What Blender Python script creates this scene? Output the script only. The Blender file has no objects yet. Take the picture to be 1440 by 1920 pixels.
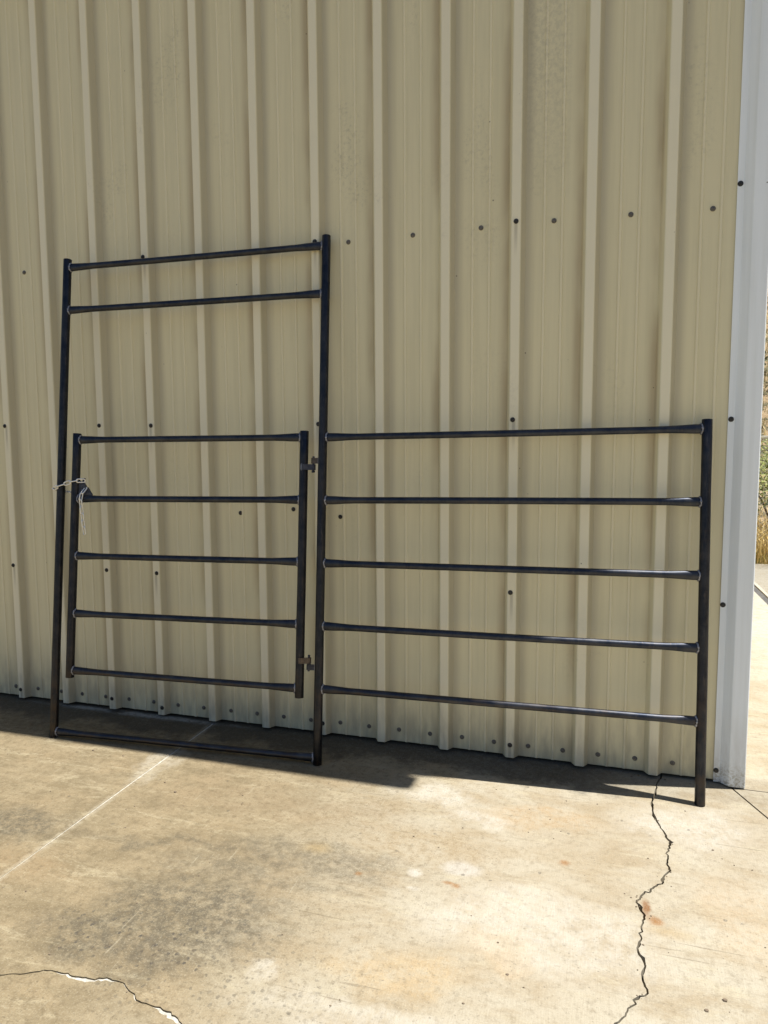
import bpy, bmesh, math, random
from mathutils import Vector, Matrix, noise
random.seed(7)
S = bpy.context.scene
COL = S.collection
R = math.radians

# ------------------------------------------------------------------ camera
f, yaw, pitch, roll = 1332.99, -.297466, .096962, .005595
cy, sy, cp, sp = math.cos(yaw), math.sin(yaw), math.cos(pitch), math.sin(pitch)
fwd = Vector((sy*cp, cy*cp, -sp)); right = Vector((cy, -sy, 0)); down = fwd.cross(right)
cr, sr = math.cos(roll), math.sin(roll)
r2 = cr*right + sr*down; d2 = -sr*right + cr*down
cam_data = bpy.data.cameras.new('camera')
cam = bpy.data.objects.new('camera', cam_data); COL.objects.link(cam)
m = Matrix.Identity(4)
for i in range(3):
    m[i][0] = r2[i]; m[i][1] = -d2[i]; m[i][2] = -fwd[i]
m[0][3], m[1][3], m[2][3] = 3.11414, -3.16736, 1.43944
cam.matrix_world = m
cam_data.sensor_fit = 'HORIZONTAL'; cam_data.sensor_width = 36
cam_data.lens = 36*f/1440
cam_data.clip_start = .05; cam_data.clip_end = 2000
S.camera = cam

# ------------------------------------------------------------------ light
SUN = Vector((.337, .0674, 1)).normalized()
elev = math.asin(SUN.z); azim = math.atan2(SUN.x, SUN.y)
world = bpy.data.worlds.new('World'); S.world = world; world.use_nodes = True
wn = world.node_tree; bg = wn.nodes['Background']
sky = wn.nodes.new('ShaderNodeTexSky'); sky.sky_type = 'NISHITA'; sky.sun_disc = False
sky.sun_elevation = elev; sky.sun_rotation = azim
sky.air_density = 1.0; sky.dust_density = .6; sky.ozone_density = 1.5
wn.links.new(sky.outputs[0], bg.inputs[0]); bg.inputs[1].default_value = .052
sd = bpy.data.lights.new('sun', 'SUN'); sd.energy = 4.9; sd.angle = R(.53); sd.color = (1, .96, .89)
sun = bpy.data.objects.new('sun', sd); COL.objects.link(sun)
sun.rotation_euler = SUN.to_track_quat('Z', 'Y').to_euler()
S.view_settings.view_transform = 'Standard'; S.view_settings.look = 'None'
S.view_settings.gamma = 1; S.view_settings.use_curve_mapping = False
S.view_settings.exposure = 1.03
try:
    S.cycles.diffuse_bounces = 5; S.cycles.max_bounces = 8
except Exception: pass

# ------------------------------------------------------------------ helpers
def mesh_obj(name, verts, faces, mats=None, parent=None, smooth=False, fm=None):
    me = bpy.data.meshes.new(name); me.from_pydata([tuple(v) for v in verts], [], faces); me.update()
    for mt in (mats if isinstance(mats, list) else [mats]) if mats else []: me.materials.append(mt)
    if fm: me.polygons.foreach_set('material_index', fm)
    if smooth: me.polygons.foreach_set('use_smooth', [True]*len(me.polygons))
    o = bpy.data.objects.new(name, me); COL.objects.link(o)
    if parent: o.parent = parent
    return o
def empty(name, loc=(0, 0, 0)):
    o = bpy.data.objects.new(name, None); COL.objects.link(o); o.location = loc; o.empty_display_size = .1
    return o
def tag(o, label=None, cat=None, group=None, kind=None):
    if label: o['label'] = label
    if cat: o['category'] = cat
    if group: o['group'] = group
    if kind: o['kind'] = kind
    return o
def box_geo(x0, x1, y0, y1, z0, z1):
    v = [(x, y, z) for z in (z0, z1) for y in (y0, y1) for x in (x0, x1)]
    return v, [(0, 2, 3, 1), (4, 5, 7, 6), (0, 1, 5, 4), (1, 3, 7, 5), (3, 2, 6, 7), (2, 0, 4, 6)]
def box(name, b, mat, parent=None):
    v, fc = box_geo(*b); return mesh_obj(name, v, fc, mat, parent)
def prism(name, poly, z0, z1, mat, parent=None):
    n = len(poly)
    v = [(x, y, z1) for x, y in poly] + [(x, y, z0) for x, y in poly]
    area = sum(poly[i][0]*poly[(i+1) % n][1]-poly[(i+1) % n][0]*poly[i][1] for i in range(n))
    if area < 0: v = [(x, y, z1) for x, y in reversed(poly)] + [(x, y, z0) for x, y in reversed(poly)]
    fc = [tuple(range(n))] + [tuple(reversed(range(n, 2*n)))]
    fc += [(i, n+i, n+(i+1) % n, (i+1) % n) for i in range(n)]
    return mesh_obj(name, v, fc, mat, parent)
def sweep(rings, closed=False, caps=True):
    """rings: list of lists of points"""
    v = [p for r in rings for p in r]; k = len(rings[0]); fc = []
    n = len(rings)
    for i in range(n if closed else n-1):
        a, b = i*k, ((i+1) % n)*k
        for j in range(k): fc.append((a+j, a+(j+1) % k, b+(j+1) % k, b+j))
    if caps and not closed:
        fc.append(tuple(reversed(range(k)))); fc.append(tuple(range((n-1)*k, n*k)))
    return v, fc
def ring(c, ax1, ax2, a, b, k, jit=0):
    out = []
    for j in range(k):
        t = 2*math.pi*j/k; q = 1+random.uniform(-jit, jit)
        out.append(c + ax1*(a*q*math.cos(t)) + ax2*(b*q*math.sin(t)))
    return out

# ------------------------------------------------------------------ node helpers
class NT:
    def __init__(s, name):
        s.m = bpy.data.materials.new(name); s.m.use_nodes = True; s.t = s.m.node_tree
        s.bsdf = s.t.nodes['Principled BSDF']; s.geo = s.t.nodes.new('ShaderNodeNewGeometry')
    def n(s, typ, **kw):
        nd = s.t.nodes.new(typ)
        for k, v in kw.items(): setattr(nd, k, v)
        return nd
    def set(s, sock, v):
        if isinstance(v, bpy.types.NodeSocket): s.t.links.new(v, sock)
        else: sock.default_value = v
    def pos(s): return s.geo.outputs['Position']
    def map(s, vec, loc=(0, 0, 0), rot=(0, 0, 0), sc=(1, 1, 1), typ='POINT'):
        nd = s.n('ShaderNodeMapping', vector_type=typ); s.set(nd.inputs[0], vec)
        nd.inputs[1].default_value = loc; nd.inputs[2].default_value = rot; nd.inputs[3].default_value = sc
        return nd.outputs[0]
    def noise(s, vec, scale, detail=4, rough=.55, dist=0, col=False):
        nd = s.n('ShaderNodeTexNoise'); s.set(nd.inputs['Vector'], vec)
        nd.inputs['Scale'].default_value = scale; nd.inputs['Detail'].default_value = detail
        nd.inputs['Roughness'].default_value = rough; nd.inputs['Distortion'].default_value = dist
        return nd.outputs['Color' if col else 'Fac']
    def voro(s, vec, scale, rand=1):
        nd = s.n('ShaderNodeTexVoronoi'); s.set(nd.inputs['Vector'], vec); nd.inputs['Scale'].default_value = scale
        nd.inputs['Randomness'].default_value = rand
        return nd
    def ramp(s, v, a, b, lo=0., hi=1., smooth=True):
        nd = s.n('ShaderNodeMapRange'); nd.interpolation_type = 'SMOOTHSTEP' if smooth else 'LINEAR'
        s.set(nd.inputs[0], v)
        for i, x in enumerate((a, b, lo, hi)): nd.inputs[i+1].default_value = x
        return nd.outputs[0]
    def math(s, op, a, b=0.):
        nd = s.n('ShaderNodeMath', operation=op); s.set(nd.inputs[0], a); s.set(nd.inputs[1], b); return nd.outputs[0]
    def mul(s, *a):
        r = a[0]
        for x in a[1:]: r = s.math('MULTIPLY', r, x)
        return r
    def mix(s, fac, a, b, mode='MIX'):
        nd = s.n('ShaderNodeMix', data_type='RGBA', blend_type=mode)
        s.set(nd.inputs[0], fac)
        for sock, v in ((nd.inputs[6], a), (nd.inputs[7], b)):
            if isinstance(v, tuple) and len(v) == 3: v = (*v, 1)
            s.set(sock, v)
        return nd.outputs[2]
    def vadd(s, a, b):
        nd = s.n('ShaderNodeVectorMath', operation='ADD'); s.set(nd.inputs[0], a); s.set(nd.inputs[1], b); return nd.outputs[0]
    def vscale(s, a, k):
        nd = s.n('ShaderNodeVectorMath', operation='SCALE'); s.set(nd.inputs[0], a); nd.inputs[3].default_value = k; return nd.outputs[0]
    def vlen(s, a):
        nd = s.n('ShaderNodeVectorMath', operation='LENGTH'); s.set(nd.inputs[0], a); return nd.outputs['Value']
    def sep(s, a):
        nd = s.n('ShaderNodeSeparateXYZ'); s.set(nd.inputs[0], a); return nd.outputs
    def bump(s, h, strength, dist, prev=None):
        nd = s.n('ShaderNodeBump'); nd.inputs['Strength'].default_value = strength; nd.inputs['Distance'].default_value = dist
        s.set(nd.inputs['Height'], h)
        if prev is not None: s.set(nd.inputs['Normal'], prev)
        return nd.outputs[0]
    def out(s, col=None, rough=None, metal=None, normal=None, spec=None):
        if col is not None:
            s.set(s.bsdf.inputs['Base Color'], (*col, 1) if isinstance(col, tuple) and len(col) == 3 else col)
        if rough is not None: s.set(s.bsdf.inputs['Roughness'], rough)
        if metal is not None: s.set(s.bsdf.inputs['Metallic'], metal)
        if normal is not None: s.set(s.bsdf.inputs['Normal'], normal)
        if spec is not None: s.set(s.bsdf.inputs['Specular IOR Level'], spec)
        return s.m

# ------------------------------------------------------------------ materials
P_ = .3048
def mat_siding(name, base, white=False):
    k = NT(name); P = k.pos(); z = k.sep(P)[2]
    OB = k.n('ShaderNodeTexCoord').outputs['Object']; ob = k.sep(OB)
    streak = k.noise(k.map(P, sc=(9, 9, .35)), 4, 5, .6)
    fine = k.noise(k.map(P, sc=(60, 60, 1.2)), 3, 3, .6)
    blot = k.noise(P, 2.1, 6, .65)
    c = k.mix(k.ramp(streak, .35, .72, 0, .55), base, tuple(x*y for x, y in zip(base, (.86, .86, .84))))
    c = k.mix(k.ramp(fine, .5, .8, 0, .07), c, tuple(x*.8 for x in base))
    if not white:
        # light on rib and bead crests painted in; run-off grime at left feet
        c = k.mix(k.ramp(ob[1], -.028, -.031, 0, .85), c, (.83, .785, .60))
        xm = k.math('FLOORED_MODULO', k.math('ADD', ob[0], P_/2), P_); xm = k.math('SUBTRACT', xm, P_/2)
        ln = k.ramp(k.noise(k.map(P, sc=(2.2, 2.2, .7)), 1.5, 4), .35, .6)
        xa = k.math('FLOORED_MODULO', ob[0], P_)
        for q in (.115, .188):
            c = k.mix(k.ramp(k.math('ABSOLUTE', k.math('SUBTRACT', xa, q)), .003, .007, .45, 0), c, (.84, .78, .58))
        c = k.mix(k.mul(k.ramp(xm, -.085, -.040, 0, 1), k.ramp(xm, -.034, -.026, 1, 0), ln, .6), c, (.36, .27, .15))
        c = k.mix(k.mul(k.ramp(xm, .085, .040, 0, 1), k.ramp(xm, .018, .024, 0, 1), .48), c, (.34, .31, .24))  # shade on the right rib flank and foot painted into the colour
    grime = k.mul(k.ramp(blot, .5, .68), k.ramp(k.noise(P, 55, 5, .75), .45, .7), k.ramp(k.noise(k.map(P, sc=(3.3, 3.3, .5)), 1.3, 2), .46, .62))
    c = k.mix(k.mul(grime, k.ramp(z, 1.6, 2.8, .15, .5)), c, (.24, .23, .19))
    ch = k.mul(k.ramp(k.math('ABSOLUTE', k.math('SUBTRACT', k.sep(P)[0], 2.86)), .05, .13, 1, 0), k.ramp(z, 2.3, 3.0), k.ramp(k.noise(P, 45, 6, .8), .42, .6))
    c = k.mix(k.mul(ch, .22), c, (.22, .21, .18))
    # dusty foot, darkened to paint in shade at the wall base
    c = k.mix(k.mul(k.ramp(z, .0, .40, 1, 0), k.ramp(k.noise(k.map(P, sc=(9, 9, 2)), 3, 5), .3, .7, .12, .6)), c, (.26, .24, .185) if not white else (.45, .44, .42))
    if not white:
        for zr_ in (2.36, 1.535, .774, .065):
            c = k.mix(k.mul(k.ramp(k.math('ABSOLUTE', ob[0]), .003, .010, 1, 0), k.ramp(z, zr_-.16, zr_-.01, 0, 1), k.ramp(z, zr_, zr_+.004, 1, 0), .4), c, (.20, .18, .14))
    # specks
    v = k.voro(P, 9); sp_ = k.ramp(v.outputs['Distance'], .018, .034, 1, 0)
    c = k.mix(k.mul(sp_, k.ramp(k.noise(P, 4, 2), .52, .56), .8), c, (.06, .05, .035))
    if not white:
        v2 = k.voro(k.map(P, sc=(1, 1, .6)), 17); sp2 = k.ramp(v2.outputs['Distance'], .02, .05, 1, 0)
        c = k.mix(k.mul(sp2, k.ramp(k.noise(P, 3.1, 2), .56, .6), .5), c, (.13, .10, .06))
    else:
        c = k.mix(k.mul(k.ramp(z, .01, .13, 1, 0), k.ramp(k.noise(P, 90, 5, .8), .45, .6), .75), c, (.32, .29, .20))
    n1 = k.bump(k.noise(k.map(P, sc=(1.2, 1.2, 1.0)), 2.6, 2), .35, .012)
    n2 = k.bump(k.noise(P, 300, 2), .08, .001, n1)
    return k.out(c, k.ramp(blot, .3, .7, .36, .52), 0, n2, .4)
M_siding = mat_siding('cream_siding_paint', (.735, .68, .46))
M_white = mat_siding('white_trim_paint', (.87, .93, .98), True)

def mat_steel(name, q=1.):
    k = NT(name); P = k.pos()
    a = k.noise(P, 14, 5, .65); b = k.noise(P, 120, 4, .7)
    c = k.mix(k.ramp(a, .3, .75), (.014*q, .018*q, .028*q), (.042*q, .044*q, .050*q))
    c = k.mix(k.mul(k.ramp(k.noise(P, 9, 6, .75), .55, .75), .5), c, (.075, .055, .042))
    c = k.mix(k.mul(k.ramp(b, .6, .75), .4), c, (.12, .115, .11))
    st = k.noise(k.map(P, sc=(20, 20, 1.5)), 5, 5, .7)
    c = k.mix(k.mul(k.ramp(st, .52, .72), .6), c, (.085, .075, .07))
    zz = k.sep(P)[2]
    c = k.mix(k.mul(k.ramp(zz, .1, .7, 1, 0), k.ramp(k.noise(P, 11, 5, .7), .4, .65), .6), c, (.075, .055, .04))
    k.bsdf.inputs['Coat Weight'].default_value = .12; k.bsdf.inputs['Coat Roughness'].default_value = .38
    return k.out(c, k.ramp(a, .3, .75, .36, .50), .9, k.bump(b, .12, .001))
M_steel = mat_steel('mill_scale_steel')
M_rail = mat_steel('lightened_rail_steel', 1.6)  # same steel as the posts, colour lightened to strengthen the rail glints
def mat_simple(name, c1, c2, sc, rough=.5, metal=0., bump=.2, bd=.002):
    k = NT(name); P = k.pos(); a = k.noise(P, sc, 5, .65)
    return k.out(k.mix(k.ramp(a, .35, .65), c1, c2), rough, metal, k.bump(a, bump, bd))
M_weld = mat_simple('weld_bead_metal', (.17, .175, .20), (.38, .385, .42), 150, .42, .55, .6)
M_hinge = mat_simple('brown_raw_steel', (.065, .052, .042), (.12, .092, .07), 60, .45, .5)
M_plate = mat_simple('dark_plate_steel', (.030, .033, .045), (.075, .075, .09), 60, .4, .6)
M_zinc = mat_simple('zinc_plated_steel', (.80, .80, .78), (.90, .90, .88), 90, .32, .55, .1)
M_screw_d = mat_simple('black_screw_washer', (.012, .012, .014), (.03, .03, .03), 90, .5)
M_head = mat_simple('screw_head_metal', (.10, .095, .09), (.20, .18, .16), 200, .4, .6)
M_screw_p = mat_simple('weathered_screw_washer', (.10, .095, .085), (.17, .16, .14), 90, .6)
M_screw_p2 = mat_simple('dark_screw_head', (.03, .03, .03), (.07, .065, .06), 200, .35, .6)
M_dark = mat_simple('dark_foundation', (.05, .05, .05), (.09, .085, .08), 20, .9)
M_roof = mat_simple('galvalume_roof', (.45, .46, .47), (.52, .53, .54), 5, .4, .4)
M_galv = mat_simple('galvanised_fence_steel', (.42, .43, .44), (.55, .56, .57), 30, .45, .6)
M_fill = mat_simple('joint_sealant', (.28, .265, .225), (.46, .44, .39), 60, .9, 0, .8, .004)
M_bark = mat_simple('shrub_bark', (.10, .075, .05), (.17, .13, .09), 30, .9)

def mat_concrete():
    k = NT('stained_concrete'); P = k.pos()
    warp = k.vscale(k.vadd(k.noise(P, 3.2, 6, .62, col=True), (-.5, -.5, -.5)), .42)
    warp2 = k.vscale(k.vadd(k.noise(P, 26, 5, .7, col=True), (-.5, -.5, -.5)), .03)
    PW = k.vadd(P, warp); PF = k.vadd(P, warp2)
    def blob(x, y, rx, ry, rot=0, soft=.35, fine=False):
        # offset, rotate, scale in ground coordinates
        q = k.vadd(PF if fine else PW, (-x, -y, 0))
        q = k.map(q, rot=(0, 0, -R(rot)), sc=(1/rx, 1/ry, 0))
        return k.ramp(k.vlen(q), soft, 1., 1, 0)
    x = k.sep(PW)[0]
    big = k.noise(P, .9, 6, .6); mid = k.noise(k.map(P, sc=(1, 1.8, 1)), 3.6, 7, .68, .4); fine = k.noise(P, 38, 6, .75); grit = k.noise(P, 240, 3, .7)
    light, tan, brown = (.41, .375, .30), (.305, .245, .16), (.18, .145, .09)
    c = k.mix(k.ramp(x, 1.6, 2.9, 1, 0), light, (.295, .25, .172))
    c = k.mix(k.mul(k.ramp(mid, .40, .66), .85), c, tan)
    c = k.mix(k.mul(k.ramp(big, .45, .7), .5), c, tan)
    # brown mottling over the left half
    c = k.mix(k.mul(k.ramp(x, 1.5, 2.6, 1, 0), k.ramp(k.noise(k.map(P, sc=(1, 1.7, 1), rot=(0, 0, R(8))), 5.5, 9, .78), .40, .64), .9), c, brown)
    # scuffed, washed streaks running along the building
    stx = k.noise(k.map(P, sc=(1, 4.5, 1), rot=(0, 0, R(6))), 3.2, 9, .8, .6)
    c = k.mix(k.mul(k.ramp(stx, .52, .64), .7), c, (.42, .375, .275))
    c = k.mix(k.mul(k.ramp(k.noise(k.map(P, sc=(1, 3.2, 1), rot=(0, 0, R(4)), loc=(7, 3, 0)), 4.5, 9, .8), .55, .70), .55), c, (.20, .155, .095))
    brkm = k.mul(k.ramp(k.noise(P, 15, 9, .82), .38, .58, .25, 1), k.ramp(fine, .34, .6, .45, 1))
    def stain(c, col, amt, *a, **kw):
        mt = blob(*a, **kw); brk = brkm
        return k.mix(k.mul(mt, brk, min(1., amt*1.35)), c, col)
    D = (.075, .07, .057)
    c = stain(c, D, .75, 1.93, -1.36, .42, .30, -20)
    c = stain(c, D, .65, 1.74, -1.56, .33, .16, 10)
    c = stain(c, D, .75, 1.03, -1.10, .34, .15, 5)
    c = stain(c, D, .55, 1.70, -1.06, .62, .05, -3, soft=.1)
    c = stain(c, D, .45, 2.05, -1.13, .60, .05, -3, soft=.1)
    c = stain(c, D, .5, 2.15, -1.0, .50, .12, -3)
    c = stain(c, (.26, .20, .13), .5, 1.9, -.7, .75, .2, -5)
    c = stain(c, (.29, .215, .13), .6, 1.15, -1.33, .3, .16, 0)
    c = stain(c, (.30, .23, .14), .55, 2.55, -.86, .35, .16, -10)
    c = stain(c, (.37, .26, .14), .55, 2.93, -.52, .32, .10, -5)
    c = stain(c, (.33, .27, .18), .5, 2.95, -.76, .35, .10, -15)
    c = stain(c, (.45, .33, .18), .5, 2.60, -1.40, .25, .13, -10)
    c = stain(c, (.47, .34, .19), .45, 2.87, -1.27, .13, .12, 40)
    c = stain(c, (.42, .33, .22), .5, 3.58, -.95, .2, .3, 20)
    W = (.50, .48, .43)
    c = stain(c, W, .8, 2.47, -.44, .26, .10, -12)
    c = stain(c, W, .6, 2.66, -.55, .22, .07, -8)
    c = stain(c, W, .55, 2.98, -1.14, .45, .24, -8)
    c = stain(c, W, .6, 3.45, -.42, .32, .2, 0)
    c = stain(c, W, .8, 4.7, 3.5, 1.6, 3.2, 0)
    c = stain(c, W, .9, 5.2, 5.2, 1.3, 1.6, 0)
    c = stain(c, W, .6, 1.235, -.46, .10, .30, 0)
    c = stain(c, W, .65, 2.28, -1.49, .09, .07, 0)
    c = stain(c, W, .5, 2.62, -1.62, .55, .12, 0)
    c = k.mix(k.mul(blob(2.69, -.912, .09, .055, -15, .4, True), .6), c, (.45, .435, .41))
    c = k.mix(k.mul(blob(2.545, -.975, .034, .036, 0, .2, True), k.ramp(fine, .3, .6, .4, 1), .75), c, (.55, .54, .51))
    c = k.mix(k.mul(blob(2.56, -1.06, .034, .016, 0, .1, True), .5), c, (.52, .50, .46))
    # efflorescence along the wall foot on the left
    c = k.mix(k.mul(blob(.75, -.035, .85, .05, 0, .3, True), k.ramp(mid, .35, .6), .85), c, (.72, .72, .70))
    # shade at the wall foot painted in as a dark band, ragged outer edge
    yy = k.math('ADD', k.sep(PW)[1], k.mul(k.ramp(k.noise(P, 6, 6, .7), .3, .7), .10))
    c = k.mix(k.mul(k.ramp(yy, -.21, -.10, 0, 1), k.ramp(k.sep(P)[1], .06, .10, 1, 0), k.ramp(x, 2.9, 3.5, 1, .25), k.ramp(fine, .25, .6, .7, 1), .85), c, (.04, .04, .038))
    c = k.mix(k.mul(blob(.75, -.03, .8, .035, 0, .3, True), k.ramp(mid, .38, .6), .8), c, (.50, .51, .52))
    c = k.mix(k.mul(k.ramp(k.math('ABSOLUTE', k.math('SUBTRACT', k.sep(PF)[0], k.math('SUBTRACT', 1.222, k.math('MULTIPLY', k.sep(P)[1], .0035)))), .006, .030, 1, 0), k.ramp(k.noise(P, 7, 5, .7), .4, .6), .5), c, (.48, .45, .38))
    # rust
    RU = (.25, .105, .018)
    c = k.mix(k.mul(blob(3.276, -.948, .020, .062, 12, .15, True), .95), c, (.19, .072, .014))
    c = k.mix(k.mul(blob(3.300, -1.005, .034, .034, 35, .1, True), .85), c, RU)
    c = k.mix(k.mul(blob(3.335, -1.05, .11, .05, -25, .0, True), .5), c, (.34, .24, .11))
    for (a, b, s1, s2) in ((3.022, -.776, .028, .026), (2.691, -1.008, .024, .018), (2.665, -1.0, .034, .014), (2.362, -1.032, .020, .018)):
        c = k.mix(k.mul(blob(a, b, s1, s2, 0, .1, True), .75), c, RU)
    c = k.mix(k.mul(blob(2.17, -.93, .09, .06, 30, .0, True), .5), c, (.35, .25, .11))
    # pitted dark spots, dense in the oily patch and sparse elsewhere
    v = k.voro(PF, 48); spot = k.ramp(v.outputs['Distance'], .2, .36, 1, 0)
    pick = k.ramp(k.sep(v.outputs['Color'])[0], .45, .5)
    dens = k.math('MAXIMUM', blob(1.83, -1.52, .42, .17, 12), k.mul(blob(2.05, -1.5, .6, .35, 0), .55))
    c = k.mix(k.mul(spot, pick, dens, .95), c, (.06, .056, .052))
    v3 = k.voro(PF, 14); spot3 = k.ramp(v3.outputs['Distance'], .07, .12, 1, 0)
    c = k.mix(k.mul(spot3, k.ramp(k.sep(v3.outputs['Color'])[1], .72, .75), .65), c, (.10, .09, .075))
    v4 = k.voro(PF, 60); spot4 = k.ramp(v4.outputs['Distance'], .1, .2, 1, 0)
    c = k.mix(k.mul(spot4, k.ramp(k.sep(v4.outputs['Color'])[1], .86, .88), .6), c, (.12, .10, .08))
    # crisp scuffs: long thin scratches lying roughly along the wall, and short trowel ticks
    sc1 = k.noise(k.map(P, sc=(1.3, 42, 1), rot=(0, 0, R(4)), loc=(2, 1, 0)), 2.0, 2, .5)
    c = k.mix(k.mul(k.ramp(sc1, .66, .70), k.ramp(k.noise(P, 2.3, 3), .48, .60), .55), c, (.17, .14, .095))
    sc2 = k.noise(k.map(P, sc=(55, 3.2, 1), rot=(0, 0, R(9)), loc=(5, 9, 0)), 1.6, 2, .5)
    c = k.mix(k.mul(k.ramp(sc2, .67, .71), k.ramp(k.noise(P, 3.1, 3), .48, .60), .4), c, (.44, .41, .33))
    pv_ = k.voro(PF, 85); pit = k.mul(k.ramp(pv_.outputs['Distance'], .16, .26, 1, 0), k.ramp(k.sep(pv_.outputs['Color'])[2], .80, .83))
    c = k.mix(k.mul(pit, k.ramp(x, 1.8, 3., .6, .3)), c, (.10, .085, .06))
    # white abrasions
    c = k.mix(k.mul(k.ramp(k.noise(k.map(P, sc=(1, 2, 1)), 13, 7, .8), .60, .72), .5), c, (.50, .47, .39))
    # grain
    broom = k.noise(k.map(P, sc=(130, 9, 1), rot=(0, 0, R(6))), 2.2, 3, .7)
    c = k.mix(k.ramp(broom, .35, .75, 0, .26), c, (.22, .18, .12))
    c = k.mix(k.mul(k.ramp(grit, .48, .7), k.ramp(x, 1.8, 3., .5, .25)), c, (.15, .125, .085))
    c = k.mix(k.ramp(k.noise(P, 170, 3, .7), .52, .68, 0, .35), c, (.46, .43, .35))
    c = k.mix(k.mul(k.ramp(fine, .48, .66), k.ramp(x, 1.8, 3.0, .62, .3)), c, (.15, .12, .078))
    c = k.mix(1.0, c, k.mix(k.ramp(x, 1.7, 2.8, 1, 0), (.79, .785, .765), (.72, .69, .615)), 'MULTIPLY')
    nb = k.bump(broom, .35, .0015); nb = k.bump(grit, .35, .001, nb); nb = k.bump(mid, .25, .004, nb); nb = k.bump(pit, -.6, .002, nb)
    return k.out(c, k.ramp(fine, .3, .7, .72, .92), 0, nb, .3)
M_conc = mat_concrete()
def mat_dirt():
    k = NT('dry_hillside'); P = k.pos()
    a = k.noise(P, .35, 6, .6); b = k.noise(P, 3, 7, .75); d = k.noise(P, 16, 5, .8)
    c = k.mix(k.ramp(a, .38, .62), (.42, .33, .20), (.30, .22, .13))
    c = k.mix(k.mul(k.ramp(b, .46, .54), .9), c, (.075, .075, .04))
    c = k.mix(k.mul(k.ramp(d, .5, .7), .6), c, (.50, .42, .28))
    return k.out(c, .95, 0, k.bump(b, .8, .2), .1)
M_dirt = mat_dirt()
def mat_leaf(name, c1, c2, sc):
    k = NT(name); a = k.noise(k.pos(), sc, 3, .6)
    return k.out(k.mix(k.ramp(a, .35, .65), c1, c2), .7, 0, None, .2)
M_straw = mat_leaf('straw_blades', (.52, .38, .15), (.66, .55, .30), 2.5)
M_green = mat_leaf('green_blades', (.17, .21, .06), (.33, .36, .13), 2.5)
M_brush = mat_leaf('brush_leaves', (.06, .075, .03), (.20, .17, .08), 1.5)

# ------------------------------------------------------------------ ground
def terrain_h(x, y):
    h = -.045
    if y > 9:
        t = min(1, (y-9)/26); t = t*t*(3-2*t)
        h += t*9*min(1, max(0, (x+60)/50 if x < -10 else 1))
        h += (noise.noise(Vector((x*.12, y*.12, 0)))*1.2+noise.noise(Vector((x*.5, y*.5, 3)))*.25)*min(1, (y-9)/8)
    if x > 9:  # unseen right hill and bare dirt, added to cut light from that side
        t = min(1, (x-9)/22); h += t*t*(3-2*t)*(9.5 if y < 9 else 9.5*max(0, 1-(y-9)/20))
    d = math.hypot(x, y)
    if d > 60: h += max(0, noise.noise(Vector((x*.006, y*.006, 5)))+.15)*min(1, (d-60)/150)*22
    return h
def axis():
    a = [-900, -600, -400, -280, -200, -150, -110, -80, -60, -48]
    b = [-40+i*2 for i in range(41)]
    return a+b+[-q for q in reversed(a)]
ax = axis(); n = len(ax)
gv = [(x, y, terrain_h(x, y)) for y in ax for x in ax]
gf = [(j*n+i, j*n+i+1, (j+1)*n+i+1, (j+1)*n+i) for j in range(n-1) for i in range(n-1)]
tag(mesh_obj('ground', gv, gf, M_dirt, smooth=True), kind='structure')

pave = empty('pavement'); tag(pave, kind='structure')
def crackline(pts, amp=.0035, sub=4, seed=1):
    rnd = random.Random(seed); out = []
    for (a, b) in zip(pts, pts[1:]):
        dx, dy = b[0]-a[0], b[1]-a[1]; L = math.hypot(dx, dy) or 1; m_ = max(1, min(sub, int(L/.009)))
        for i in range(m_):
            t = i/m_; j = rnd.gauss(0, amp) if i else 0
            out.append((a[0]+dx*t-dy/L*j, a[1]+dy*t+dx/L*j))
    out.append(pts[-1]); return out
def offset(pl, w):
    out = []
    for i, p in enumerate(pl):
        a = pl[max(0, i-1)]; b = pl[min(len(pl)-1, i+1)]
        dx, dy = b[0]-a[0], b[1]-a[1]; L = math.hypot(dx, dy) or 1
        ww = w[i] if isinstance(w, list) else w
        out.append((p[0]-dy/L*ww, p[1]+dx/L*ww))
    return out
RC = [(3.3902, .045), (3.3902, -0.001), (3.3622, -0.0969), (3.3552, -0.1704), (3.3478, -0.1887), (3.3373, -0.2439), (3.3368, -0.2986), (3.3412, -0.3807), (3.3501, -0.418), (3.3648, -0.4716), (3.3723, -0.5158), (3.385, -0.5355), (3.3762, -0.5771), (3.365, -0.6063), (3.3642, -0.6486), (3.3571, -0.6834), (3.3658, -0.7205), (3.3405, -0.7665), (3.3326, -0.8062), (3.3135, -0.8236), (3.2952, -0.8563), (3.2742, -0.8739), (3.2625, -0.8984), (3.2505, -0.9185), (3.256, -0.9372), (3.2596, -0.9601), (3.2706, -0.9854), (3.2641, -1.0227), (3.2579, -1.0431), (3.2543, -1.0862), (3.2489, -1.1226), (3.2423, -1.1415), (3.2468, -1.1679), (3.2576, -1.1917), (3.26, -1.2121), (3.25, -1.246), (3.2515, -1.2705), (3.26, -1.2972), (3.2527, -1.3231), (3.2337, -1.3381), (3.2296, -1.3577), (3.2094, -1.3791), (3.2022, -1.4061), (3.1781, -1.4374), (3.13, -1.6), (3.16, -1.85), (3.1, -2.1), (3.13, -2.5), (3.04, -2.8), (3.0, -3.2)]
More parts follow.
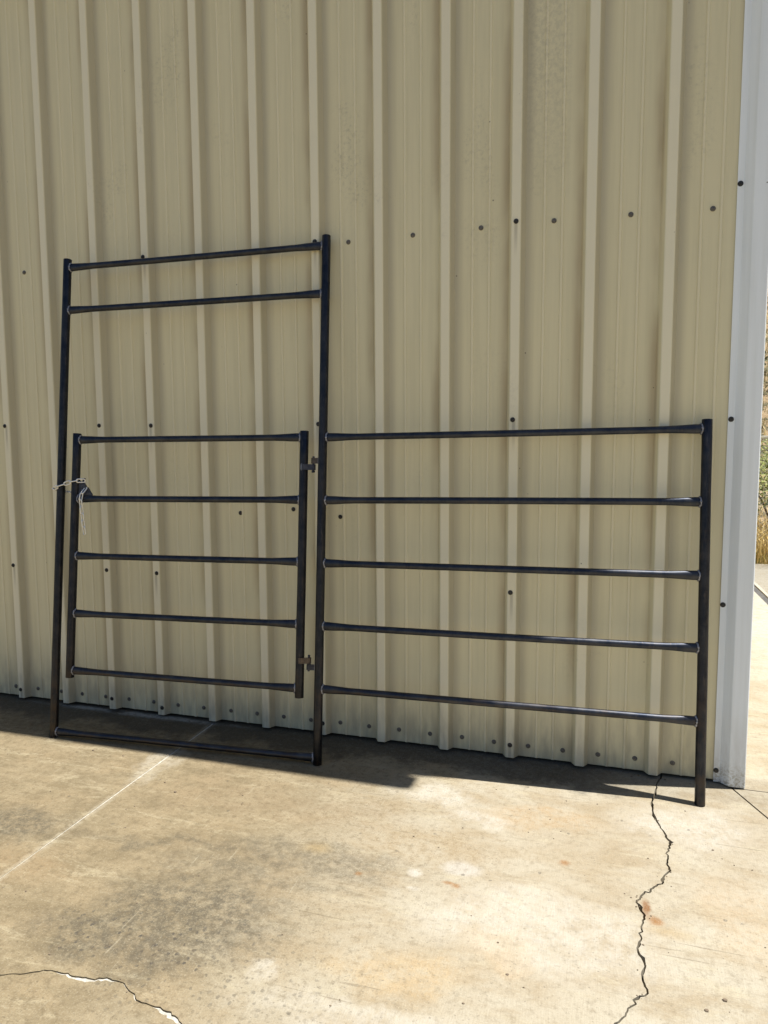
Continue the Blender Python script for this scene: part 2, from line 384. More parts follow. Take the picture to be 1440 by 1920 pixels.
LC = [(1.226, -1.80), (1.33, -1.775), (1.45, -1.755), (1.5759, -1.7475), (1.607, -1.7331), (1.6351, -1.7247), (1.6579, -1.7107), (1.6773, -1.6977), (1.7085, -1.6925), (1.7388, -1.6917), (1.7752, -1.6931), (1.8051, -1.6872), (1.8347, -1.6864), (1.8614, -1.6714), (1.881, -1.6746), (1.9061, -1.6741), (1.9295, -1.6828), (1.9561, -1.6962), (1.9787, -1.7102), (2.0054, -1.7189), (2.0295, -1.719), (2.0464, -1.7204), (2.0728, -1.7242), (2.0959, -1.7235), (2.113, -1.7317), (2.1423, -1.7472), (2.2, -1.81), (2.24, -1.93), (2.36, -2.05), (2.38, -2.3), (2.5, -2.6), (2.48, -2.9), (2.56, -3.2)]
rc = crackline(RC, .0022, 4, 3); lc = crackline(LC, .0018, 4, 5)
rw = [.0022+.0022*abs(noise.noise(Vector((p[0]*9, p[1]*9, 1))))*1.6 for p in rc]
lw = [.0015+.0018*abs(noise.noise(Vector((p[0]*9, p[1]*9, 2)))) for p in lc]
# spalled lower lip of the left crack
def spall(x):
    return .013*max(0, math.sin((x-1.70)/.21*math.pi))*(.55+.9*abs(noise.noise(Vector((x*45, 0, 0))))) if 1.70 < x < 1.91 else (
           .010*max(0, math.sin((x-2.04)/.12*math.pi)) if 2.04 < x < 2.16 else 0)
lwl = [w+spall(p[0]) for w, p in zip(lw, lc)]
random.seed(21)
for i in range(3, len(rw)-3):
    if random.random() < .10:
        for q, m_ in ((-1, 1.3), (0, 1.9), (1, 1.3)): rw[i+q] *= m_
rl = offset(rc, [-w for w in rw]); rr = offset(rc, rw)      # crack runs toward -y: +offset is +x side
if rr[5][0] < rl[5][0]: rl, rr = rr, rl
lu = offset(lc, lw); ll = offset(lc, [-w for w in lwl])
YB = -3.2; YW = .045; JX = 1.222
jl = [(JX-.005, YW), (JX-.005, YB)]
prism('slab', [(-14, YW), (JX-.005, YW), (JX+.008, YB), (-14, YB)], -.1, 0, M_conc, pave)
# right joint from the building corner
jr = [(3.655, YW), (3.662, -.035), (3.753, -.259), (4.2, -1.36), (4.95, YB)]
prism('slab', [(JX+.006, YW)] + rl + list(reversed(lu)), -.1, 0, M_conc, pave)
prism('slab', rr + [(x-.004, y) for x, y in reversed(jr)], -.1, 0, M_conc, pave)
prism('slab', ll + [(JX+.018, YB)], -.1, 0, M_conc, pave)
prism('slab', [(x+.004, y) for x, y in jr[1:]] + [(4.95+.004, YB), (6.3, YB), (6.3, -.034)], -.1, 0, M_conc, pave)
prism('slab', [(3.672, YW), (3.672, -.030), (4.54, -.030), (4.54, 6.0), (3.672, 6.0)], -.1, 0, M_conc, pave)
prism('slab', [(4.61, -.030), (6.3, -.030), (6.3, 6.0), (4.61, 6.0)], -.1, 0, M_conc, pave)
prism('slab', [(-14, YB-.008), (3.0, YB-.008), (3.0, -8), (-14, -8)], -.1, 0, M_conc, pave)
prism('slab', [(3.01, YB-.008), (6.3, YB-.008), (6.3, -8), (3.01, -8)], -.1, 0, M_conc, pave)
# tooled lines on the far ramp slab
v, fc = [], []
for i in range(40):
    y0 = 3.9+i*.052
    a, b_ = box_geo(4.64, 6.2, y0, y0+.010, -.004, .004); k0 = len(v)
    v += [(p[0], p[1]+(p[0]-4.6)*.25, p[2]) for p in a]; fc += [tuple(q+k0 for q in t) for t in b_]
v = [(x, min(y, 5.99), z) for x, y, z in v]
tag(mesh_obj('broom_ridges', v, fc, M_conc, pave), kind='stuff')
prism('joint_filler', [(JX-.0065, YW), (JX+.0075, YW), (JX+.0195, YB), (JX+.0065, YB)], -.06, -.0015, M_fill, pave)
prism('crack_filler', [(x, y+.001) for x, y in lc if 1.68 < x < 2.17] + [(x, y-.018) for x, y in reversed(lc) if 1.68 < x < 2.17], -.06, -.004, M_fill, pave)
prism('joint_filler', [(4.542, -.02), (4.608, -.02), (4.608, 5.99), (4.542, 5.99)], -.06, -.012, M_dark, pave)

# loose bits on the concrete
v, fc = [], []
def pebble(x, y, s):
    k0 = len(v); nn = 6
    for zz, rr_ in ((0, 1), (.55, .75)):
        for j in range(nn):
            t = 2*math.pi*j/nn; q = s*rr_*random.uniform(.7, 1.2); v.append((x+q*math.cos(t)*1.3, y+q*math.sin(t), zz*s+.0005))
    fc.extend([(k0+j, k0+(j+1) % nn, k0+nn+(j+1) % nn, k0+nn+j) for j in range(nn)]); fc.append(tuple(range(k0+nn, k0+2*nn)))
for x, y, s in ((.845, -.478, .006), (1.02, -.49, .004), (1.45, -.72, .006), (1.36, -.66, .004), (3.52, -.55, .004), (3.45, -1.28, .006), (3.40, -1.33, .005), (2.9, -1.35, .004)):
    pebble(x, y, s)
for i in range(150): pebble(random.uniform(.3, 3.7), -random.random()**1.3*2.2-.02, random.uniform(.0012, .0032))
for i in range(60): pebble(random.uniform(.3, 3.6), -random.random()**2*.10-.005, random.uniform(.002, .005))
for i in range(26):
    q = random.choice(RC[2:40]); pebble(q[0]+random.gauss(0, .012), q[1]+random.gauss(0, .012), random.uniform(.0012, .003))
tag(mesh_obj('grit', v, fc, M_bark), 'scattered specks of dark grit lying on the concrete', 'grit', kind='stuff')

# ------------------------------------------------------------------ building
B = empty('metal_building', (0, 0, 0))
tag(B, 'cream ribbed metal building with white corner trim behind the leaning gate panel', 'building')
P = .3048
def panel_profile():
    pr = []
    for i in range(3):
        o = i*P; first = i == 0
        pr += [(o-.0370, -.0009 if first else 0.), (o-.0190, -.0325), (o-.0160, -.0345), (o+.0160, -.0345), (o+.0190, -.0325), (o+.0370, 0.)]
        for c_ in (.115, .188): pr += [(o+c_-.008, 0.), (o+c_-.003, -.0046), (o+c_+.003, -.0046), (o+c_+.008, 0.)]
    pr = [(-.0385, -.0009)]+pr+[(3*P-.033, .0004)]
    return pr
HW = 4.0
def panel_mesh(h):
    pr = panel_profile(); v = []; n_ = len(pr)
    for z in (.014, h):
        v += [(x, y, z) for x, y in pr]
    for z in (.014, h):
        v += [(x, y+.0012, z) for x, y in pr]
    fc = [(i, i+1, n_+i+1, n_+i) for i in range(n_-1)]
    fc += [(2*n_+i+1, 2*n_+i, 3*n_+i, 3*n_+i+1) for i in range(n_-1)]
    fc += [(i+1, i, 2*n_+i, 2*n_+i+1) for i in range(n_-1)]
    fc += [(0, n_, 3*n_, 2*n_)]
    return v, fc
pv, pf = panel_mesh(HW)
p0 = mesh_obj('wall_panel', pv, pf, M_siding, B)
panel_me = p0.data
panels = {}
NP = range(-11, 4)
for kx in NP:
    o = p0 if kx == NP[0] else p0.copy()
    if o is not p0: COL.objects.link(o); o.parent = B
    o.location = (kx*3*P, 0, 0); panels[kx] = o
# side walls and back wall from the same sheets
DEP = 9.145
for i in range(10):
    o = p0.copy(); COL.objects.link(o); o.parent = B; o.rotation_euler = (0, 0, R(90)); o.location = (3.672, .045+i*3*P, 0)
    o = p0.copy(); COL.objects.link(o); o.parent = B; o.rotation_euler = (0, 0, R(-90)); o.location = (-10.14, DEP-i*3*P, 0)
for kx in NP:
    o = p0.copy(); COL.objects.link(o); o.parent = B; o.rotation_euler = (0, 0, R(180)); o.location = (3.6-(kx+11)*3*P, DEP+.03, 0)
box('foundation', (-10.1, 3.64, .03, DEP, -.12, .10), M_dark, B)
# gable roof, ridge along x
zr = HW+1.0; ym = DEP/2; ye = -.150; xe0, xe1 = -10.25, 3.70
sl = (zr-4.03)/(ym-ye)
v = [(xe0, ye, 4.03), (xe1, ye, 4.03), (xe0, ym, zr), (xe1, ym, zr), (xe0, DEP+.15, 4.03), (xe1, DEP+.15, 4.03)]
v += [(x, y, z-.05) for x, y, z in v]
mesh_obj('roof', v, [(0, 1, 3, 2), (2, 3, 5, 4), (6, 8, 9, 7), (8, 10, 11, 9), (0, 6, 7, 1), (4, 5, 11, 10), (0, 2, 8, 6), (2, 4, 10, 8), (1, 7, 9, 3), (3, 9, 11, 5)], M_roof, B)
for xg in (3.66, -10.12):
    mesh_obj('gable_wall', [(xg, .03, HW-.02), (xg, DEP, HW-.02), (xg, ym, zr-.05)], [(0, 1, 2)], M_siding, B)
# gutter
gp = [(-.150, 4.045), (-.157, 4.045), (-.157, 3.93), (-.135, 3.90), (-.045, 3.90), (-.045, 3.905), (-.133, 3.905), (-.150, 3.933)]
ng = len(gp)
v = [(x, a, b_) for x in (xe0, xe1) for a, b_ in gp]
mesh_obj('gutter', v, [(i, (i+1) % ng, ng+(i+1) % ng, ng+i) for i in range(ng)]+[tuple(range(ng)), tuple(range(ng, 2*ng))], M_white, B)
# corner trim: flange, jog, face, return
tp = [(3.5945, -.0030), (3.5945, -.0046), (3.6190, -.0046), (3.6200, -.0060), (3.6480, -.0350), (3.6510, -.0362), (3.7080, -.0362), (3.7115, -.0335), (3.7115, .026), (3.690, .048), (3.676, .080),
      (3.6745, .080), (3.6885, .0465), (3.7095, .0252), (3.7095, -.0325), (3.7070, -.0346), (3.6512, -.0346), (3.6488, -.0334), (3.6205, -.0045), (3.6190, -.0030)]
nt = len(tp)
v = [(x, y, z) for z in (.006, 3.89) for x, y in tp]
ct = mesh_obj('corner_trim', v, [(i, (i+1) % nt, nt+(i+1) % nt, nt+i) for i in range(nt)]+[tuple(reversed(range(nt))), tuple(range(nt, 2*nt))], M_white, B)

# screws
def screw_mesh(name, mw, mh):
    v, fc, fm = [], [], []
    prof = [(.0108, 0), (.0108, -.0012), (.0090, -.0036), (.0060, -.0038)]
    for r_, d in prof:
        for j in range(12):
            t = j*math.pi/6; v.append((r_*math.cos(t), d, r_*math.sin(t)))
    for i in range(3):
        for j in range(12):
            fc.append((i*12+j, (i+1)*12+j, (i+1)*12+(j+1) % 12, i*12+(j+1) % 12)); fm.append(0)
    k0 = len(v)
    for r_, d in ((.0052, -.0034), (.0052, -.0078), (.0036, -.0086)):
        for j in range(6):
            t = j*math.pi/3+.3; v.append((r_*math.cos(t), d, r_*math.sin(t)))
    for i in range(2):
        for j in range(6):
            fc.append((k0+i*6+j, k0+(i+1)*6+j, k0+(i+1)*6+(j+1) % 6, k0+i*6+(j+1) % 6)); fm.append(1)
    fc.append(tuple(k0+12+j for j in reversed(range(6)))); fm.append(1)
    fc.append(tuple(36+j for j in range(12))); fm.append(0)
    me = bpy.data.meshes.new(name); me.from_pydata(v, [], fc); me.materials.append(mw); me.materials.append(mh)
    me.polygons.foreach_set('material_index', fm); me.update(); return me
sm_d = screw_mesh('screw_dark', M_screw_d, M_screw_p2); sm_p = screw_mesh('screw_weathered', M_screw_p, M_head)
def screw(x, z, y, me):
    kx = min(3, math.floor((x+.05)/(3*P))); par = panels[kx]
    o = bpy.data.objects.new('screw', me); COL.objects.link(o); o.parent = par
    o.location = (x-kx*3*P, y, z); o.rotation_euler = (random.uniform(-.1, .1), random.uniform(0, 6.28), random.uniform(-.1, .1))
    return o
RIB = [(-0.003, 0.061), (0.609, 0.071), (0.922, 0.053), (1.833, 0.072), (2.744, 0.073), (0.907, 2.366), (1.828, 2.362), (2.744, 2.367), (-0.01, 1.542), (0.604, 1.537), (0.917, 1.533), (1.833, 1.529), (2.739, 1.536), (-0.006, 0.773), (0.611, 0.775), (0.919, 0.773), (2.738, 0.775)]
PAN = [(-0.068, 0.062), (0.087, 0.065), (0.248, 0.065), (0.388, 0.064), (0.542, 0.064), (0.693, 0.065), (0.848, 0.066), (0.998, 0.064), (1.152, 0.066), (1.311, 0.067), (1.46, 0.068), (1.609, 0.068), (1.757, 0.068), (1.913, 0.072), (2.062, 0.07), (2.213, 0.071), (2.365, 0.068), (2.518, 0.07), (2.667, 0.065), (2.822, 0.064), (2.975, 0.063), (3.126, 0.063), (3.28, 0.065), (3.433, 0.064), (0.144, 2.354), (1.98, 2.355), (2.285, 2.359), (2.59, 2.363), (2.898, 2.364), (3.203, 2.36), (3.51, 2.353)]
for x, z in RIB: screw(x, z, -.0345, sm_d)
for x, z in PAN: screw(x, z, -.0005, sm_p)
for x, z in ((1.395, 1.095), (1.682, 1.12), (1.925, 1.089)): screw(x, z, -.0005, sm_d)
for kx in range(-11, 0):
    for i in range(6): screw(kx*3*P+.084+i*.1524, .065, -.0005, sm_p)
    for z in (.06, .774, 1.535, 2.362): screw(kx*3*P, z, -.0345, sm_d)
for x, z in ((3.605, 2.437), (3.606, 1.526), (3.604, .767), (3.604, .056)):
    o = bpy.data.objects.new('screw', sm_d); COL.objects.link(o); o.parent = ct; o.location = (x, -.0046, z)

# ------------------------------------------------------------------ gate plane frame
GA, GB, GS = -.433, .0605, .116
X0 = .552
O = Vector((X0, GA+GB*X0, 0))
U = Vector((1, GB, 0)).normalized(); N = Vector((GB, -1, GS)).normalized(); V = N.cross(U)
if V.z < 0: V = -V
GM = Matrix((( U.x, V.x, N.x, O.x), (U.y, V.y, N.y, O.y), (U.z, V.z, N.z, O.z), (0, 0, 0, 1)))   # local x=U, y=V (up), z=N (to viewer)
EX, EY, EZ = Vector((1, 0, 0)), Vector((0, 1, 0)), Vector((0, 0, 1))
PR = .0200
def pipe(name, u0, v0, u1, v1, parent, w=0.):
    """hollow upright post with rough cut ends"""
    a, b = Vector((u0, v0, w)), Vector((u1, v1, w)); d = (b-a).normalized(); s = d.cross(EZ).normalized(); K = 24
    rings = [ring(a+d*.004, s, EZ, PR-.003, PR-.003, K)] + [ring(a, s, EZ, PR-.003, PR-.003, K), ring(a, s, EZ, PR-.0008, PR-.0008, K), ring(a+d*.001, s, EZ, PR, PR, K)]
    L = (b-a).length; nseg = 10
    for i in range(1, nseg): rings.append(ring(a+d*L*i/nseg+s*random.uniform(-.0006, .0006), s, EZ, PR, PR, K))
    rings += [ring(b-d*.001, s, EZ, PR, PR, K), ring(b, s, EZ, PR-.0008, PR-.0008, K), ring(b, s, EZ, PR-.003, PR-.003, K), ring(b-d*.05, s, EZ, PR-.003, PR-.003, K)]
    v, fc = sweep(rings)
    o = mesh_obj(name, v, fc, M_steel, parent, smooth=True)
    return o
def rail(name, u0, v0, u1, v1, parent, w=0., r=.0148):
    """horizontal rail whose pressed ends flare to hug the posts, with a weld bead at each end"""
    a, b = Vector((u0, v0, w)), Vector((u1, v1, w)); d = (b-a).normalized(); s = EZ.cross(d).normalized(); L = (b-a).length; K = 24
    rings = []
    ts = [0, .012, .028, .05, .075, .10, .13, .16, .2]
    ds = ts + [L*q for q in (.3, .4, .5, .6, .7)] + [L-t for t in reversed(ts)]
    sag = random.uniform(-.0015, .0015)
    for t in ds:
        e = min(t, L-t); q = max(0, 1-e/.15); q = q*q*(3-2*q)
        e2 = max(0, 1-e/.02)
        c_ = a+d*t+s*sag*math.sin(math.pi*t/L)
        rings.append(ring(c_, s, EZ, r+q*.0048-e2*.0008, r-q*.0035, K))
    v, fc = sweep(rings)
    o = mesh_obj(name, v, fc, M_rail, parent, smooth=True)
    for c_, sg in ((a, 1), (b, -1)):
        rg = []; nb = 26; w0 = random.uniform(0, 6)
        for i in range(nb):
            t = 2*math.pi*i/nb
            ctr = c_ + d*sg*(.0068+.0008*math.sin(5*t+w0)) + s*((r+.0056)*math.cos(t)) + EZ*((r-.0030)*math.sin(t))
            # saddle toward the post where the round post curves away
            ctr -= d*sg*(.0042*math.sin(t)**2)
            rad = s*math.cos(t)+EZ*math.sin(t); rad.normalize()
            rr_ = .0038*(1+.25*math.sin(9*t+w0)+random.uniform(-.12, .12))
            rg.append([ctr + rad*(rr_*math.cos(q)) + d*sg*(rr_*1.15*math.sin(q)) for q in [2*math.pi*j/6 for j in range(6)]])
        v2, f2 = sweep(rg, closed=True)
        mesh_obj('weld_bead', v2, f2, M_weld, o, smooth=True)
    return o
def barbox(name, c, su, sv, sw, mat, parent, rot=0., bev=.002):
    bm = bmesh.new(); bmesh.ops.create_cube(bm, size=1)
    bmesh.ops.scale(bm, vec=(su, sv, sw), verts=bm.verts)
    bmesh.ops.bevel(bm, geom=bm.edges[:], offset=bev, segments=2, affect='EDGES')
    bmesh.ops.rotate(bm, verts=bm.verts, matrix=Matrix.Rotation(rot, 3, 'Y')); bmesh.ops.translate(bm, verts=bm.verts, vec=c)
    me = bpy.data.meshes.new(name); bm.to_mesh(me); bm.free(); me.materials.append(mat)
    o = bpy.data.objects.new(name, me); COL.objects.link(o); o.parent = parent; return o
def pin(name, c, r, h, mat, parent, K=12):
    rg = [ring(c+EY*t, EX, EZ, q, q, K) for t, q in ((-h/2, r*.8), (-h/2+.001, r), (h/2-.001, r), (h/2, r*.8))]
    v, fc = sweep(rg); return mesh_obj(name, v, fc, mat, parent, smooth=False)

# locals taken from the squared-up measurement of the frame (metres)
# ------------------------------------------------------------------ corral panel with tall bow frame
CP = empty('corral_panel'); CP.matrix_world = GM
tag(CP, 'dark steel pipe corral panel with tall walk-through frame leaning on the cream wall', 'corral panel')
pipe('post', -.003, .0, -.001, 2.376, CP)
pipe('post', 1.3700, .0, 1.3562, 2.396, CP)
pipe('post', 2.9703, .0, 2.977, 1.536, CP)
g = .0150
rail('upper_rail', -.001+g, 2.335, 1.3565-g, 2.352, CP)
rail('upper_rail', -.001+g, 2.121, 1.3578-g, 2.132, CP)
rail('bottom_rail', -.003+g, .0275, 1.3698-g, .0290, CP)
for v0, v1 in ((1.4755, 1.4984), (1.1904, 1.2050), (.9061, .9105), (.6227, .6209), (.3399, .3301)):
    um = 1.3700-.0138*v0/2.396; ur = 2.9703+.0067*v1/1.536
    rail('rail', um+g, v0, ur-g, v1, CP)

def lug(name, up, vp, ua, wa, h, mat, parent, back):
    """strap welded to a post at ua and rolled round the pin axis at up"""
    pts = []; rk = .0105
    s = 1 if up > ua else -1
    outer = [(ua, wa+.003), (up, rk)] if not back else [(ua, wa+.003), (up, rk)]
    prof = [(ua, wa-.003), (ua, wa+.003), (ua+s*.012, wa+.003)]
    for j in range(9):
        t = math.pi*.5-j*math.pi/8*1.25
        prof.append((up+s*rk*math.cos(t), rk*math.sin(t)))
    prof += [(up-s*.004, -rk*.6), (up-s*.006, rk*.35)]
    n_ = len(prof)
    v = [(a, y, b) for y in (vp-h/2, vp+h/2) for a, b in prof]
    fc = [(i, (i+1) % n_, n_+(i+1) % n_, n_+i) for i in range(n_)]+[tuple(range(n_)), tuple(range(n_, 2*n_))]
    o = mesh_obj(name, v, fc, mat, parent); return o
lug('hinge_lug', 1.319, 1.3690, 1.3450, .004, .026, M_hinge, CP, False)
lug('hinge_lug', 1.319, .4350, 1.3510, .004, .026, M_plate, CP, False)
pin('hinge_pin', Vector((1.319, 1.352, 0)), .0055, .074, M_plate, CP)
pin('hinge_pin', Vector((1.319, .452, 0)), .0055, .074, M_plate, CP)
pin('hinge_nut', Vector((1.319, 1.320, 0)), .0085, .009, M_plate, CP, 6)
barbox('weld_bead', Vector((1.3435, 1.369, .004)), .006, .030, .008, M_weld, CP)
barbox('weld_bead', Vector((1.3490, .435, .004)), .006, .030, .008, M_weld, CP)

# ------------------------------------------------------------------ walk-through gate
G0 = Vector((.0785, .2989, 0))
WG = empty('walk_gate'); WG.matrix_world = GM @ Matrix.Translation(G0)
tag(WG, 'small five-rail dark pipe gate hinged inside the tall frame', 'gate')
def gp_(a, b): return a-G0.x, b-G0.y
def gpipe(u0, v0, u1, v1): return pipe('stile', *gp_(u0, v0), *gp_(u1, v1), WG)
gpipe(.0785, .2989, .0822, 1.5035)
gpipe(1.2766, .2928, 1.2726, 1.5050)
for v0, v1 in ((1.4720, 1.4765), (1.1810, 1.1910), (.8991, .9087), (.6152, .6249), (.3346, .3346)):
    ul = .0785+.0037*(v0-.3)/1.2; ur = 1.2766-.004*(v1-.3)/1.2
    rail('rail', *gp_(ul+g, v0), *gp_(ur-g, v1), WG)
lug('hinge_lug', 1.319-G0.x, 1.3395-G0.y, 1.2700-G0.x, .0225, .026, M_plate, WG, True)
lug('hinge_lug', 1.319-G0.x, .4640-G0.y, 1.2780-G0.x, .0225, .026, M_hinge, WG, True)
barbox('weld_bead', Vector((1.2700-G0.x, 1.3395-G0.y, .0225)), .006, .030, .008, M_weld, WG)
# notched latch plate in the corner above the second rail
lp = [(.095, 1.192), (.095, 1.262), (.108, 1.270), (.117, 1.259), (.126, 1.280), (.133, 1.2825), (.1345, 1.278), (.1265, 1.262), (.1445, 1.243), (.1395, 1.235), (.1445, 1.231), (.1515, 1.238), (.1765, 1.203), (.1765, 1.192)]
nl = len(lp)
v = [(a-G0.x, b-G0.y, w) for w in (-.004, .004) for a, b in lp]
mesh_obj('latch_plate', v, [(i, (i+1) % nl, nl+(i+1) % nl, nl+i) for i in range(nl)]+[tuple(reversed(range(nl))), tuple(range(nl, 2*nl))], M_plate, WG)

# ------------------------------------------------------------------ chain
CH0 = GM @ Vector((.135, 1.24, .01))
CH = empty('latch_chain', CH0)
tag(CH, 'silver latch chain looped round the gate post with its loose end hanging', 'chain')
def link_mesh():
    hl, hw, r = .0120, .0082, .0031
    path = []
    for j in range(9):
        t = -math.pi/2+math.pi*j/8; path.append((hl+hw*math.cos(t), hw*math.sin(t)))
    for j in range(9):
        t = math.pi/2+math.pi*j/8; path.append((-hl+hw*math.cos(t), hw*math.sin(t)))
    rg = []; n_ = len(path)
    for i, (x, y) in enumerate(path):
        cx_ = hl if x > hl else (-hl if x < -hl else x)
        rad = Vector((x-cx_, y, 0)); rad = rad.normalized() if rad.length > 1e-6 else Vector((0, 1, 0))
        rg.append([Vector((x, y, 0))+rad*(r*math.cos(q))+EZ*(r*math.sin(q)) for q in [2*math.pi*j/8 for j in range(8)]])
    v, fc = sweep(rg, closed=True)
    me = bpy.data.meshes.new('link'); me.from_pydata([tuple(p) for p in v], [], fc); me.materials.append(M_zinc)
    me.polygons.foreach_set('use_smooth', [True]*len(me.polygons)); me.update(); return me
LM = link_mesh(); GR = GM.to_3x3()
def links(pts, ph0=0):
    for i, (a, b) in enumerate(zip(pts, pts[1:])):
        A, Bv = GM @ Vector(a), GM @ Vector(b); d = (Bv-A).normalized()
        nrm = (GR @ EZ); nrm = (nrm-d*nrm.dot(d)).normalized()
        side = nrm.cross(d)
        ang = R(18) if (i+ph0) % 2 == 0 else R(100)
        s2 = side*math.cos(ang)+nrm*math.sin(ang); n2 = d.cross(s2)
        M4 = Matrix(((d.x, s2.x, n2.x), (d.y, s2.y, n2.y), (d.z, s2.z, n2.z))).to_4x4()
        o = bpy.data.objects.new('link', LM); COL.objects.link(o); o.parent = CH
        o.matrix_local = Matrix.Translation((A+Bv)/2-CH0) @ M4
links([(-.030, 1.222, -.016), (-.036, 1.227, .012), (-.001, 1.239, .0275), (.036, 1.251, .024), (.070, 1.262, .0275), (.105, 1.2685, .024), (.131, 1.270, .000)], 1)
links([(-.026, 1.221, -.018), (.005, 1.217, -.027), (.038, 1.213, -.022), (.072, 1.218, -.027), (.103, 1.240, -.024), (.126, 1.265, -.006)], 0)
links([(.142, 1.236, .001), (.132, 1.206, .022), (.128, 1.174, .0235), (.131, 1.141, .020), (.134, 1.107, .016), (.1365, 1.074, .012), (.139, 1.041, .008), (.142, 1.008, .004)], 0)

# ------------------------------------------------------------------ beyond the corner: fence, straw, shrub, brush
F = empty('chain_link_fence', (3.9, 6.35, 0)); tag(F, 'grey chain-link fence crossing the dry grass behind the building', 'fence')
FX0, FX1, FH = 0., 12., 1.50
for i in range(6):
    x = i*2.4
    v, fc = sweep([ring(Vector((x, 0, z)), EX, EY, .03, .03, 12) for z in (-.2, FH)]); mesh_obj('post', v, fc, M_galv, F, True)
v, fc = sweep([ring(Vector((x, 0, FH-.02)), EY, EZ, .021, .021, 10) for x in (FX0, FX1)]); mesh_obj('top_rail', v, fc, M_galv, F, True)
v, fc = [], []
def wire(a, b, r=.0018):
    k0 = len(v); s = Vector((0, 1, 0)); d = (b-a).normalized(); t = d.cross(s)
    for p in (a, b):
        for j in range(3):
            q = 2*math.pi*j/3; v.append(tuple(p+s*r*math.cos(q)+t*r*math.sin(q)))
    for j in range(3): fc.append((k0+j, k0+(j+1) % 3, k0+3+(j+1) % 3, k0+3+j))
st = .075; H2 = FH-.04
for i in range(int((FX1+H2)/st)):
    for sgn in (1, -1):
        x0 = -H2+i*st if sgn == 1 else i*st
        a = [x0, .02]; b = [x0+sgn*H2, .02+H2]
        # clip to fence extent
        def clip(p, q):
            if p[0] < FX0:
                t = (FX0-p[0])/(q[0]-p[0]) if q[0] != p[0] else 0; p = [FX0, p[1]+(q[1]-p[1])*t]
            if p[0] > FX1:
                t = (FX1-p[0])/(q[0]-p[0]); p = [FX1, p[1]+(q[1]-p[1])*t]
            return p
        if max(a[0], b[0]) <= FX0 or min(a[0], b[0]) >= FX1: continue
        a2, b2 = clip(a, b), clip(b, a)
        wire(Vector((a2[0], -.024*sgn*.15, a2[1])), Vector((b2[0], -.024*sgn*.15, b2[1])))
tag(mesh_obj('wire_mesh', v, fc, M_galv, F), kind='stuff')

def blades(name, n_, fx, hmin, hmax, mat, label, wid=.006):
    v, fc = [], []
    for i in range(n_):
        x, y = fx(); z = terrain_h(x, y); h = random.uniform(hmin, hmax); t = random.uniform(0, 6.28); w = wid*random.uniform(.6, 1.5)
        lx, ly = random.uniform(-.5, .5)*h, random.uniform(-.5, .5)*h; k0 = len(v)
        cx_, sy_ = math.cos(t)*w, math.sin(t)*w
        v += [(x-cx_, y-sy_, z-.02), (x+cx_, y+sy_, z-.02), (x+lx*.4+cx_*.7, y+ly*.4+sy_*.7, z+h*.6), (x+lx*.4-cx_*.7, y+ly*.4-sy_*.7, z+h*.6), (x+lx, y+ly, z+h*random.uniform(.7, 1))]
        fc += [(k0, k0+1, k0+2, k0+3), (k0+3, k0+2, k0+4)]
    return tag(mesh_obj(name, v, fc, mat), label, name.replace('_', ' '), kind='stuff')
blades('dry_grass', 9000, lambda: (random.uniform(4, 9), 6.02+random.random()**1.3*3), .12, .55, M_straw, 'yellow dry grass along the far edge of the concrete', .005)
blades('green_grass', 2600, lambda: (random.uniform(4, 9), 6.02+random.random()*.9), .08, .26, M_green, 'low green grass mixed in at the edge of the concrete', .005)
blades('straw_tufts', 9000, lambda: (random.uniform(2, 16), random.uniform(9, 26)), .1, .5, M_straw, 'pale straw tufts scattered over the brown hillside', .012)
blades('field_grass', 9000, lambda: (random.uniform(-14, 16), -8.1-random.random()**2*22), .08, .4, M_straw, 'dry field grass beyond the near edge of the paving', .010)

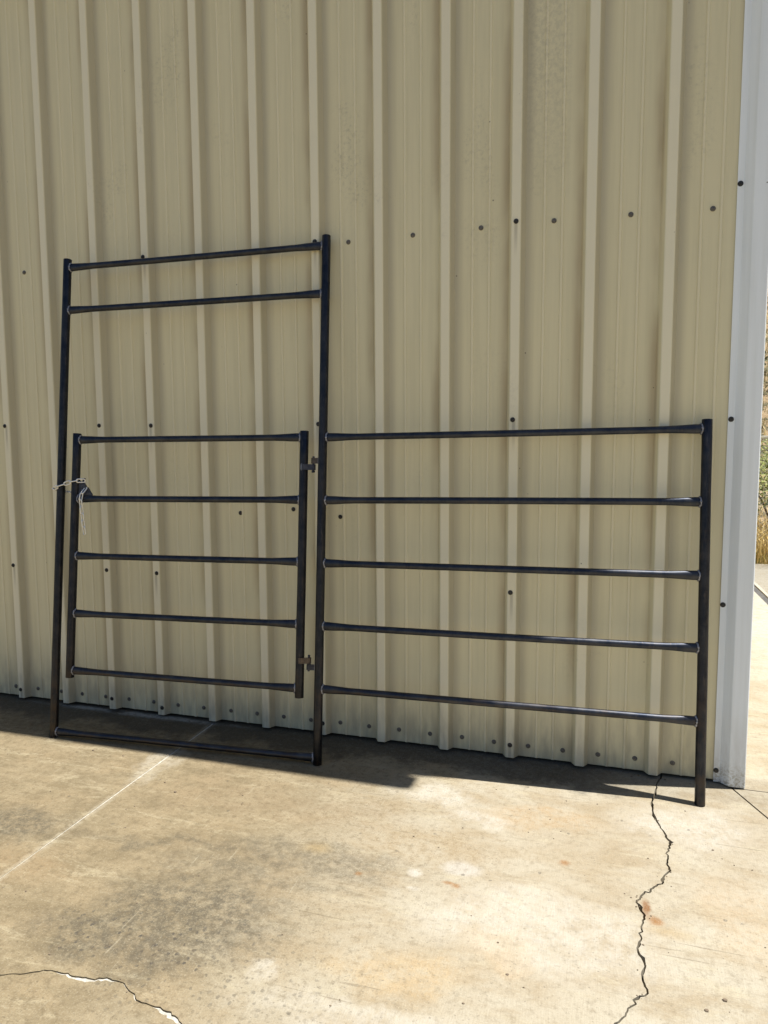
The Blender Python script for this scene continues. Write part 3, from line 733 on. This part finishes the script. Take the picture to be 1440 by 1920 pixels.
def foliage(cx_, cy_, cz, rx, ry, rz, n_, s, v, fc):
    for i in range(n_):
        d = Vector((random.gauss(0, 1), random.gauss(0, 1), random.gauss(0, 1))).normalized()
        q = random.random()**.4*(.75+.45*noise.noise(Vector((d.x*2+cx_, d.y*2+cy_, d.z*2))))
        p = Vector((cx_+d.x*rx*q, cy_+d.y*ry*q, cz+d.z*rz*q))
        a = Vector((random.gauss(0, 1), random.gauss(0, 1), random.gauss(0, 1))).normalized()*s*random.uniform(.6, 1.3)
        b = a.orthogonal().normalized()*s*.45; k0 = len(v)
        v += [tuple(p-a), tuple(p+b), tuple(p+a), tuple(p-b)]; fc.append((k0, k0+1, k0+2, k0+3))
SH = empty('shrub', (5.55, 7.6, 0)); tag(SH, 'wide light green shrub growing behind the chain-link fence', 'shrub')
v, fc = [], []; foliage(0, 0, .98, 2.3, .5, .55, 7000, .026, v, fc); mesh_obj('foliage', v, fc, M_green, SH)
v, fc = [], []
for i in range(6):
    t = i*1.05; a, b = Vector((.05*math.cos(t), .05*math.sin(t), -.1)), Vector((.6*math.cos(t), .3*math.sin(t), 1.1))
    w_, f_ = sweep([ring(a, EX, EY, .02, .02, 6), ring((a+b)/2+Vector((0, 0, .1)), EX, EY, .013, .013, 6), ring(b, EX, EY, .005, .005, 6)])
    k0 = len(v); v += w_; fc += [tuple(q+k0 for q in t_) for t_ in f_]
mesh_obj('stem', v, fc, M_bark, SH)
v, fc = [], []
for i in range(260):
    x, y = (random.uniform(0, 24), random.uniform(10.5, 36)) if i < 170 else (random.uniform(10, 30), random.uniform(-25, 12)); h = random.uniform(.25, .8)  # the remainder stands on the unseen hill added at right
    foliage(x, y, terrain_h(x, y)+h*.6, h, h, h*.75, 70, .07, v, fc)
for i in range(150):
    t = random.uniform(0, 6.28); d = random.uniform(25, 120); x, y = d*math.cos(t), d*math.sin(t)
    if -14 < x < 8 and y < 12 and y > -10: continue
    h = random.uniform(.4, 1.6); foliage(x, y, terrain_h(x, y)+h*.6, h, h, h*.8, 60, .16, v, fc)
tag(mesh_obj('hillside_brush', v, fc, M_brush), 'dark scrub brush dotted over the dry hillside', 'brush', kind='stuff')
